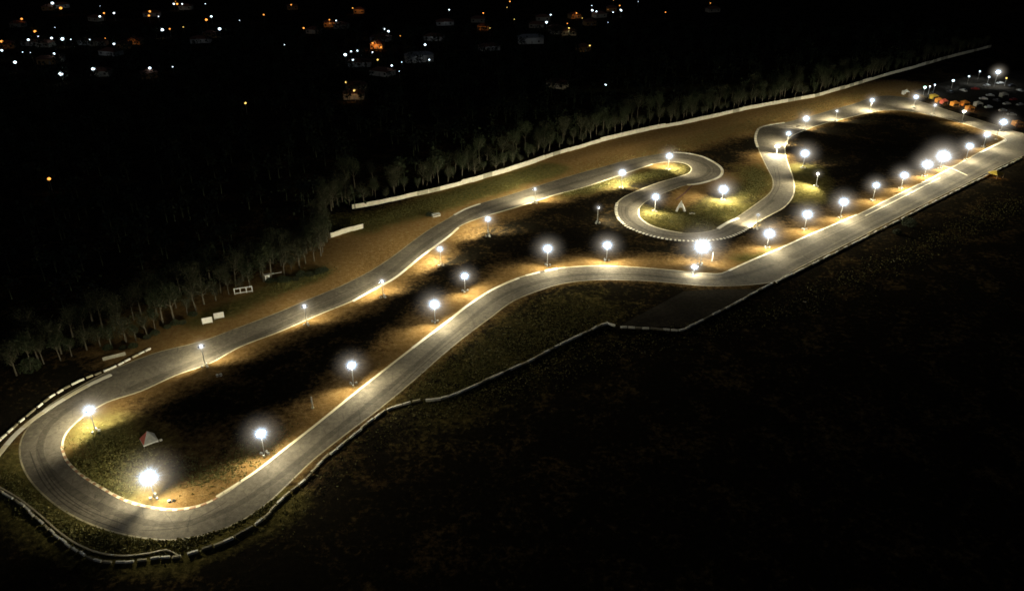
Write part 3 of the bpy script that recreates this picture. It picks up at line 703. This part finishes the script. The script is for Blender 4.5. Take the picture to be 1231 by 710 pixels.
# red and white pyramid tent in the hairpin infield
p = G(180, 531); r = empty('pyramid_tent', p, R(38), 'small red and white pyramid tent in the dark infield of the near hairpin', 'tent')
mb = MB(); w = 1.55; e = .75; a = 3.0
base = [(-w, -w, e), (w, -w, e), (w, w, e), (-w, w, e)]
mb.add(base + [(0, 0, a)], [(0, 1, 4), (1, 2, 4), (2, 3, 4), (3, 0, 4)]); mb.f = mb.f; mb.mi = [1, 0, 1, 0]
mb.mi = [1, 1, 0, 0]; mb.mi[3] = 0; mb.mi = [1, 1, 0, 0]; mb.build('canopy', [M['red_sheet'], M['grey_sheet']], r)
mb = MB()
for q in range(4):
    (x0, y0, _), (x1, y1, _) = base[q], base[(q + 1) % 4]; mb.add([(x0, y0, e), (x1, y1, e), (x1, y1, e - .28), (x0, y0, e - .28)], [(0, 1, 2, 3)])
mb.build('valance', M['white'], r)
for x, y, _ in base: mb = MB(); mb.box((x * .97, y * .97, e / 2), (.06, .06, e)); mb.build('leg', M['steel'], r)
# tyre stacks
def tyre_mesh():
    mb = MB(); n, k = 16, 8; vs = []; fs = []
    for i in range(n):
        a = 2 * math.pi * i / n
        for j in range(k):
            b = 2 * math.pi * j / k; rr = .24 + .09 * math.cos(b); vs.append((rr * math.cos(a), rr * math.sin(a), .09 * math.sin(b)))
    for i in range(n):
        for j in range(k): fs.append((i * k + j, ((i + 1) % n) * k + j, ((i + 1) % n) * k + (j + 1) % k, i * k + (j + 1) % k))
    mb.add(vs, fs); return mb
TY = tyre_mesh().data('tyre', M['tyre'], True); TYW = tyre_mesh().data('tyre', M['block_white'], True)
def tyre_pile(px, py, label, n=9, sd=1):
    rnd = random.Random(sd); c = G(px, py)
    for k in range(n):
        lv = k % 3; q = c + Vector((rnd.choice((-.8, 0, .8)) + rnd.uniform(-.1, .1), rnd.choice((-.4, .4)) + rnd.uniform(-.1, .1), .09 + 0))
        q = c + Vector(((k // 3 - 1) * .72, (k // 3 % 2) * .3, .09 + lv * .18))
        o = mesh_obj('tyre', TYW if (k + sd) % 3 else TY, None, q); col = 'white painted' if (k + sd) % 3 else 'black'
        tag(o, f'{col} tyre in the {label}', 'tyre', f'{col} tyres in the {label}')
tyre_pile(832, 257, 'pile beside the white A shaped frame', 9, 1)
tyre_pile(208, 603, 'pile at the inner kerb of the near hairpin', 5, 2)
tyre_pile(193, 531, 'small stack right of the pyramid tent', 6, 3)
tyre_pile(265, 452, 'small stack in the dark below the upper straight mast', 6, 5)
# white A frame
p = G(818, 254); r = empty('a_frame', p, R(5), 'white A shaped frame standing on the lit grass of the S bend', 'frame')
for s in (-1, 1): mb = MB(); mb.tube([(s * 1.5, 0, 0), (s * 1.1, .1, 1.2), (s * .3, .2, 2.9)], [.40, .40, .34], 6); mb.build('leg', M['white'], r)
mb = MB(); mb.add([(-1.0, -.1, 1.5), (1.0, -.1, 1.5), (0, .1, 4.3), (-1.0, .5, 1.5), (1.0, .5, 1.5), (0, .4, 4.0)], [(0, 1, 2), (5, 4, 3), (0, 3, 4, 1), (1, 4, 5, 2), (2, 5, 3, 0)]); mb.build('top_panel', M['white'], r)
# white posts
for px, y0, y1, lb in ((376, 490, 477, 'short white post alone in the dark infield'), (856, 314, 303, 'white post right of the large glaring lamp'), (793, 338, 331, None)):
    if lb is None: continue
    b = G(px, y0); h = height_at(b, y1); r = empty('white_post', b, 0, lb, 'post')
    mb = MB(); mb.tube([(0, 0, 0), (0, 0, h)], [.17, .15], 8); mb.build('pole', M['white'], r)
    mb = MB(); mb.box((0, 0, .06), (.6, .6, .12)); mb.build('base', M['block_worn'], r)
# ------------------------------------------------------------------ paddock
def gazebo(px, py, rz, w, canopy, label, lit=None, sides=True):
    p = G(px, py); r = empty('gazebo_tent', p, rz, label, 'tent', 'gazebo tents of the paddock'); w /= 2.4; e, a = 2.0, 2.9
    base = [(-w, -w, e), (w, -w, e), (w, w, e), (-w, w, e)]
    mb = MB(); mb.add(base + [(-.2, 0, a), (.2, 0, a)], [(0, 1, 5, 4), (1, 2, 5), (2, 3, 4, 5), (3, 0, 4)])
    for q in range(4):
        (x0, y0, _), (x1, y1, _) = base[q], base[(q + 1) % 4]; mb.add([(x0, y0, e), (x1, y1, e), (x1, y1, e - .35), (x0, y0, e - .35)], [(0, 1, 2, 3)])
    mb.build('canopy', canopy, r)
    if sides: mb = MB(); mb.box((0, w - .03, 1.15), (w * 2 - .1, .03, 2.0)); mb.box((-w + .03, .2, 1.15), (.03, w * 2 - .6, 2.0)); mb.build('side_wall', canopy, r)
    for x, y, _ in base: mb = MB(); mb.box((x * .97, y * .97, e / 2), (.08, .08, e)); mb.build('leg', M['steel'], r)
    if lit:
        l = bpy.data.lights.new('tent_bulb', 'POINT'); l.energy = lit; l.color = (1, .55, .15); l.shadow_soft_size = .15
        lo = bpy.data.objects.new('tent_bulb', l); COL.objects.link(lo); lo.parent = r; lo.location = (0, -w * .6, 2.0)
        mb = MB(); mb.tube([(0, -w * .6, 2.25), (0, -w * .6, 2.1)], [.07, .09], 8); mb.build('bulb', M['lamp_warm'], r)
OS, YS, WS, GS = M['orange_sheet'], M['yellow_sheet'], M['white'], M['grey_sheet']
gazebo(1122, 119, .3, 4, YS, 'yellow tent, first from the left in the paddock row', 60)
gazebo(1128, 123.5, .2, 3.5, OS, 'orange tent, second from the left in the paddock row', 120)
gazebo(1134, 125, .2, 3.5, M['red_sheet'], 'dark red tent between two orange ones', 90)
gazebo(1147, 127.5, .25, 4, OS, 'orange tent in the middle of the paddock row', 260)
gazebo(1159, 127, .25, 4.2, OS, 'tall orange tent of the paddock row', 200)
gazebo(1165, 133, .1, 4, OS, 'right orange tent of the paddock row, nearest to the track', 260)
gazebo(1222, 151, .1, 4.5, OS, 'dim orange tent at the right edge outside the far turn', 120)
gazebo(1175, 128, .1, 4, GS, 'grey tent just right of the orange tents', None)
gazebo(1088, 114, .2, 3.5, WS, 'white tent at the crest of the far top straight', None)
gazebo(1196, 213, .45, 5.0, YS, 'yellow tent outside the pit straight barrier', 220, sides=False)
gazebo(1206, 117, .1, 4, GS, 'grey tent among the parked cars of the paddock', None)
poly_sheet('paddock_ground', [GP([(1098,110),(1130,100),(1180,88),(1250,84),(1262,160),(1215,150),(1172,137),(1130,123)])], .008, M['apron'])
# cars
def car_meshes(mat):
    prof = [(-2.1, .35), (-2.12, .75), (-1.95, .95), (-1.5, 1.0), (-.95, 1.42), (.55, 1.45), (1.15, 1.0), (1.95, .88), (2.12, .65), (2.1, .35)]
    def ext(pr, w, w2=None):
        mb = MB(); n = len(pr); w2 = w2 or w
        wd = [w if z < 1.05 else w2 for x, z in pr]
        vs = [(x, -wd[i], z) for i, (x, z) in enumerate(pr)] + [(x, wd[i], z) for i, (x, z) in enumerate(pr)]
        mb.add(vs, [(i, (i + 1) % n, n + (i + 1) % n, n + i) for i in range(n)] + [tuple(range(n))[::-1], tuple(range(n, 2 * n))]); return mb
    body = ext(prof, .86, .66).data('body', mat)
    win = MB(); win.add([(-1.5, -.62, 1.03), (-1.5, .62, 1.03), (-1.0, .56, 1.40), (-1.0, -.56, 1.40)], [(0, 3, 2, 1)])
    win.v = [(x - .03, y, z + .03) for x, y, z in win.v]
    win.add([(1.15, -.62, 1.05), (1.15, .62, 1.05), (.6, .56, 1.44), (.6, -.56, 1.44)], [(0, 1, 2, 3)])
    win.add([(-1.3, -.79, 1.03), (.95, -.79, 1.03), (.5, -.69, 1.38), (-.95, -.69, 1.38)], [(0, 1, 2, 3)])
    win.add([(-1.3, .79, 1.03), (.95, .79, 1.03), (.5, .69, 1.38), (-.95, .69, 1.38)], [(3, 2, 1, 0)])
    wh = MB(); wh.tube([(0, -.1, 0), (0, .1, 0)], [.32, .32], 14)
    return body, win.data('window', M['glass']), wh.data('wheel', M['tyre'])
CARM = [(n, car_meshes(simple('car_' + n, a, b, 1, .35, .2, 0))) for n, a, b in (('white', (.6, .6, .58), (.7, .7, .68)), ('silver', (.3, .3, .3), (.4, .4, .4)), ('red', (.3, .03, .02), (.36, .04, .03)), ('dark', (.03, .03, .035), (.05, .05, .055)))]
cars = [(1182,120,0),(1190,116,1),(1198,122,3),(1210,126,0),(1218,121,2),(1226,127,1),(1186,104,1),(1202,101,0),(1216,104,3),(1172,108,2),(1158,110,0),(1226,110,0),(1205,134,0),(1216,139,1),(1188,130,0),(1142,112,3)]
for k, (px, py, c) in enumerate(cars):
    n, (b, w, t) = CARM[c]; r = empty('parked_car', G(px, py), random.choice((.3, .35, 1.8, -.2)), f'{n} car parked in the dim paddock at the far right', 'car', f'{n} cars parked in the paddock')
    mesh_obj('body', b, r); mesh_obj('window', w, r)
    for x in (-1.3, 1.3):
        for y in (-.8, .8): mesh_obj('wheel', t, r, (x, y, .32))
# excavator standing outside the pit straight? -> left out; tall pole at the far turn
b = G(1197, 168); r = empty('flag_pole', b, 0, 'tall thin pole at the outside of the far right turn', 'pole')
mb = MB(); mb.tube([(0, 0, 0), (0, 0, 13)], [.12, .05], 8); mb.build('pole', M['steel'], r); mb = MB(); mb.box((0, 0, .15), (.8, .8, .3)); mb.build('base', M['block_worn'], r)

# ------------------------------------------------------------------ street lamps (paddock and town)
def lamp_meshes():
    mb = MB(); mb.tube([(0, 0, 0), (0, 0, 5.6), (.1, 0, 5.9), (.7, 0, 6.05)], [.1, .07, .05, .04], 6); pole = mb.data('pole', M['steel'])
    out = {}
    for k in ('lamp_cool', 'lamp_warm', 'lamp_yellow', 'lamp_green'):
        bm = bmesh.new(); bmesh.ops.create_icosphere(bm, subdivisions=2, radius=1); me = bpy.data.meshes.new('lantern'); bm.to_mesh(me); me.materials.append(M[k]); out[k] = me
    return pole, out
LP, LL = lamp_meshes(); LASTROOT = ['']
def street_lamp(px, py, c, s, label, group, h=6.0):
    p = G(px, py, h); p.z = 0; r = empty('street_lamp', p, px, label, 'lamp', group)
    LASTROOT[0] = r.name
    q = mesh_obj('pole', LP, r); q.scale.z = h / 6
    l = mesh_obj('lantern', LL[c], r, (0, 0, h)); l.scale = (s, s, s * .8)
C_, W_, Y_, N_ = 'lamp_cool', 'lamp_warm', 'lamp_yellow', 'lamp_green'
r = empty('flood_tower', G(1195, 104), 0, 'tall tower with the brightest white light of the dark paddock', 'floodlight')
hb = height_at(G(1195, 104), 87)
mb = MB(); mb.tube([(0, 0, 0), (0, 0, hb)], [.16, .08], 8); mb.build('pole', M['steel'], r)
mb = MB(); mb.box((0, 0, hb), (2.2, .1, .1)); mb.build('crossarm', M['steel'], r)
for s in (-.75, 0, .75):
    f = mesh_obj('floodlight', FM['flood'], r, (s, -.1, hb + .25)); f.rotation_euler = (R(-35), 0, R(180)); mesh_obj('lens', FM['lens'], f, (0, .097, 0))
g = mesh_obj('glare_halo', FM['lens_glare'], r, (0, -.1, hb + .2)); g.scale = (7.5, 7.5, 7)
l = bpy.data.lights.new('tower_beam', 'SPOT'); l.energy = 3000; l.color = (.95, .95, .9); l.spot_size = R(150); l.spot_blend = .5; l.shadow_soft_size = .2
lo = bpy.data.objects.new('tower_beam', l); COL.objects.link(lo); lo.parent = r; lo.location = (0, -.6, hb); lo.rotation_euler = (R(25), 0, 0)
for px, py, c, s, lb in ((1112,105,N_,.8,'greenish lamp at the left end of the paddock, the larger one'),(1118,104,C_,.35,'small white lamp right beside the greenish paddock lamp'),(1124,102,C_,.4,'small white paddock lamp, second right of the greenish one'),(1146,97,C_,.7,'mid sized white lamp above the orange tents'),(1165,92,C_,.5,'small white lamp halfway to the bright paddock tower'),(1178,86,C_,.45,'small lamp at the upper left of the bright paddock tower'),(1189,92.5,C_,.5,'small lamp directly below the bright paddock tower'),(1210,94,Y_,.5,'small yellowish lamp right of the bright paddock tower')):
    street_lamp(px, py, c, s, lb, 'small paddock lamps', 4.5)
    l = bpy.data.lights.new('lamp_light', 'POINT'); l.energy = 420; l.color = (.85, .95, 1); l.shadow_soft_size = .2
    lo = bpy.data.objects.new('lamp_light', l); COL.objects.link(lo); lo.parent = bpy.context.scene.objects[LASTROOT[0]]; lo.location = (0, -.8, 4.1)
town = [(63,4,C_,3),(73,10,W_,3),(26,23,W_,2),(42,38,W_,2.4),(46,44,C_,1),(34,48,C_,2),(62,46,C_,2),(75,47,C_,3),(2,50,W_,2.3),(2,61,C_,2),(65,65,C_,2.2),(18,75,C_,2.3),(73,89,C_,3),(108,48,C_,1.4),(137,53,C_,1.8),(112,83,C_,2.5),(180,82,C_,2),(120,20,C_,2),(125,16,W_,1.7),(137,16,C_,2),(180,14,W_,2.2),(179,19,W_,2),(195,36,C_,2.8),(204,35,W_,1.4),(209,5,C_,2),(213,5,W_,2.2),(219,5,C_,1.5),(248,24,W_,2.4),(254,20,C_,2),(264,35,C_,2.7),(317,18,W_,1.5),(350,6,W_,1.4),(365,34,W_,1.6),(396,24,W_,1.2),(404,25,C_,1.2),(424,10,W_,1.3),(462,35,C_,1.6),(467,38,C_,2.2),(415,66,C_,2.4),(422,62,C_,1.4),(430,61,C_,1.7),(424,72,C_,1.7),(448,63,C_,1.3),(454,72,Y_,1.4),(471,79,C_,1.5),(511,54,C_,1.9),(516,72,C_,1.3),(416,99,Y_,1.4),(426,109,Y_,1.6),(540,12,C_,1.5),(581,16,W_,1.4),(589,34,Y_,.8),(613,2,W_,1.5),(657,27,C_,2.3),(662,18,C_,1.6),(684,34,Y_,1.4),(693,16,W_,1.3),(709,55,Y_,1.3),(712,12.6,C_,2.3),(717,14,C_,1.6),(737,15,C_,1.2),(747,13,C_,1.6),(745,7,W_,1.3),(731,27,C_,.8),(728,102,C_,1.5),(800,15,W_,1.1),(854,4,W_,1.0),(295,124,Y_,1.4),(59,215,W_,1.6),(342,54,C_,.7),(746,12,C_,1.5),(700,22,Y_,.8),(448,52,W_,1.5),(458,57,W_,1.5)]
single = {(728,102):'lone white lamp low at the right, between the town and the white wall',(295,124):'lone faint yellow lamp in the darkness below the town',(59,215):'lone orange lamp in the dark wood at the far left',(73,89):'large white lamp lowest of the left town cluster',(426,109):'greenish yellow lamp lowest below the middle town cluster',(63,4):'large white lamp at the top of the left town cluster',(454,72):'yellow lamp right under the orange lit house',(471,79):'lone white lamp at the lower right of the middle town cluster'}
CL = {C_: 'white', W_: 'orange', Y_: 'yellow'}
for px, py, c, s in town:
    part = 'left' if px < 290 else 'middle' if px < 560 else 'right'
    lb = single.get((px, py), f'{CL[c]} street lamp in the {part} part of the distant town')
    street_lamp(px, py, c, .40 * s, lb, f'{CL[c]} street lamps in the {part} part of the town')
rnt = random.Random(21)
for k in range(28):
    t = rnt.choice(town[:60] if k % 2 else town); c = rnt.choice((C_, C_, W_, W_, Y_)); px = t[0] + rnt.uniform(-30, 30); py = max(-4, t[1] + rnt.uniform(-12, 8))
    street_lamp(px, py, c, rnt.uniform(.2, .4), f'tiny faint {CL[c]} lamp among the brighter ones of the distant town', f'tiny {CL[c]} lamps of the town', 4)
# ------------------------------------------------------------------ houses
def house_meshes(w, d, h, wm, rm):
    mb = MB(); mb.box((0, 0, h / 2), (w, d, h)); wall_ = mb.data('wall', wm)
    mb = MB(); e = .5; rh = 1.9; W, D = w / 2 + e, d / 2 + e
    mb.add([(-W, -D, h), (W, -D, h), (W, D, h), (-W, D, h), (-W + D, 0, h + rh), (W - D, 0, h + rh)], [(0, 1, 5, 4), (1, 2, 5), (2, 3, 4, 5), (3, 0, 4), (3, 2, 1, 0)]); roof = mb.data('roof', rm)
    mb = MB(); mb.box((0, 0, 0), (1.3, .06, 1.2)); win = mb.data('window', M['glass'])
    mb = MB(); mb.box((0, 0, 0), (1.0, .06, 2.1)); door = mb.data('door', M['grey_sheet'])
    return wall_, roof, win, door, w, d, h
HW = [simple('render_' + n, a, b, .6, .9) for n, a, b in (('cream', (.38, .33, .24), (.48, .42, .32)), ('white', (.5, .5, .46), (.62, .62, .58)), ('ochre', (.45, .25, .09), (.55, .33, .13)))]
RM = simple('roof_tiles', (.12, .05, .03), (.22, .09, .05), 2, .9)
HM = [house_meshes(11, 7, 3.2, HW[0], RM), house_meshes(14, 8, 3.0, HW[1], RM), house_meshes(9, 6.5, 3.4, HW[2], RM), house_meshes(18, 7, 4.6, HW[1], M['grey_sheet'])]
def house(px, py, i, label, group, lit=None):
    wl, rf, wn, dr, w, d, h = HM[i]; r = empty('house', G(px, py), random.uniform(-.5, .5), label, 'house', group)
    mesh_obj('wall', wl, r); mesh_obj('roof', rf, r); mesh_obj('door', dr, r, (.4, -d / 2 - .02, 1.05))
    for x in (-w * .33, w * .3): mesh_obj('window', wn, r, (x, -d / 2 - .02, 1.7))
    if lit:
        l = bpy.data.lights.new('porch_light', 'POINT'); l.energy = lit[0] * (.1 if lit[1][2] < .5 else .012); l.color = lit[1]; l.shadow_soft_size = .3
        lo = bpy.data.objects.new('porch_light', l); COL.objects.link(lo); lo.parent = r; lo.location = (0, -d / 2 - 3.5, 3.6)
O1, W1 = (1, .42, .12), (.85, .92, 1)
hs = [(454,58,2,(9000,O1),'orange lit house in the middle of the distant town'),(426,118,0,(1600,(1,.6,.3)),'dim reddish house below the middle town cluster, nearest to the wood'),(164,53,2,(1500,O1),'faint orange house in the left part of the town'),(242,51,1,(1000,W1),'faint grey long house right of the left town cluster'),(134,66,1,(1400,W1),'small grey lit house under the left town lamps'),(504,74,3,(2400,W1),'long pale building beside the white lamp in the middle of the town'),(522,48,1,(2000,W1),'pale house up right of the lone bright lamp in the middle town'),(535,30,1,(1500,W1),'small pale house near the top centre of the town'),(638,52,3,(1400,W1),'long faint building in the right part of the town'),(684,42,0,(1100,(.9,.7,.4)),'faint brown house under the yellow lamp at the right of the town'),(581,36,2,(1100,O1),'faint orange house right of the town centre'),(588,60,1,(1000,W1),'faint grey house right of the long pale building'),(690,22,2,(1600,O1),'faint orange house near the top right town lamps'),(396,32,2,(1400,O1),'faint orange house left of the middle town cluster'),(432,16,2,(1400,O1),'faint orange house at the top left of the middle town'),(378,40,0,(700,W1),'faint grey house beside the orange lamp left of the middle town'),(670,105,0,(250,W1),'barely visible house between the town and the white wall')]
for px, py, i, lit, lb in hs: house(px, py, i, lb, 'houses of the distant town', lit)
rnd = random.Random(9)
for k in range(34):
    t = rnd.choice(town); house(t[0] + rnd.uniform(-14, 14), t[1] + rnd.uniform(5, 12), rnd.randrange(3), 'unlit house in the shadow of the distant town', 'unlit houses of the distant town')

# ------------------------------------------------------------------ world, moon, camera
w = bpy.data.worlds.new('World'); sc.world = w; w.use_nodes = True; nt = w.node_tree
sky = nt.nodes.new('ShaderNodeTexSky'); sky.sky_type = 'NISHITA'; sky.sun_disc = False
MOON_EL, MOON_AZ = R(32), R(215)
sky.sun_elevation = MOON_EL; sky.sun_rotation = MOON_AZ
nt.links.new(sky.outputs[0], nt.nodes['Background'].inputs['Color']); nt.nodes['Background'].inputs['Strength'].default_value = .0042
sd = bpy.data.lights.new('moonlight', 'SUN'); sd.energy = .006; sd.angle = R(.5); sd.color = (.95, .92, 1.0)
so = bpy.data.objects.new('moonlight', sd); COL.objects.link(so); so.rotation_euler = (math.pi / 2 - MOON_EL, 0, math.pi - MOON_AZ)
cd = bpy.data.cameras.new('Camera'); cd.sensor_width = 36; cd.lens = FOC * 36 / 1231; cd.clip_end = 9000; cd.clip_start = 1
cam = bpy.data.objects.new('Camera', cd); COL.objects.link(cam); cam.location = (0, 0, ALT); cam.rotation_euler = (math.pi / 2 - PITCH, 0, 0)
sc.camera = cam
sc.view_settings.view_transform = 'Standard'; sc.view_settings.look = 'None'; sc.view_settings.exposure = 0; sc.view_settings.gamma = 1
cy = sc.cycles; cy.use_denoising = True; cy.denoiser = 'OPENIMAGEDENOISE'; cy.denoising_input_passes = 'RGB_ALBEDO_NORMAL'; cy.max_bounces = 4; cy.diffuse_bounces = 2; cy.glossy_bounces = 1; cy.transmission_bounces = 1; cy.volume_bounces = 0; cy.sample_clamp_indirect = 1.5
cy.use_adaptive_sampling = False; cy.light_sampling_threshold = 0.0; cy.use_light_tree = True; cy.caustics_reflective = False; cy.caustics_refractive = False
cy.volume_step_rate = 1.0; cy.volume_max_steps = 64; cy.pixel_filter_type = 'BLACKMAN_HARRIS'; cy.filter_width = 1.7
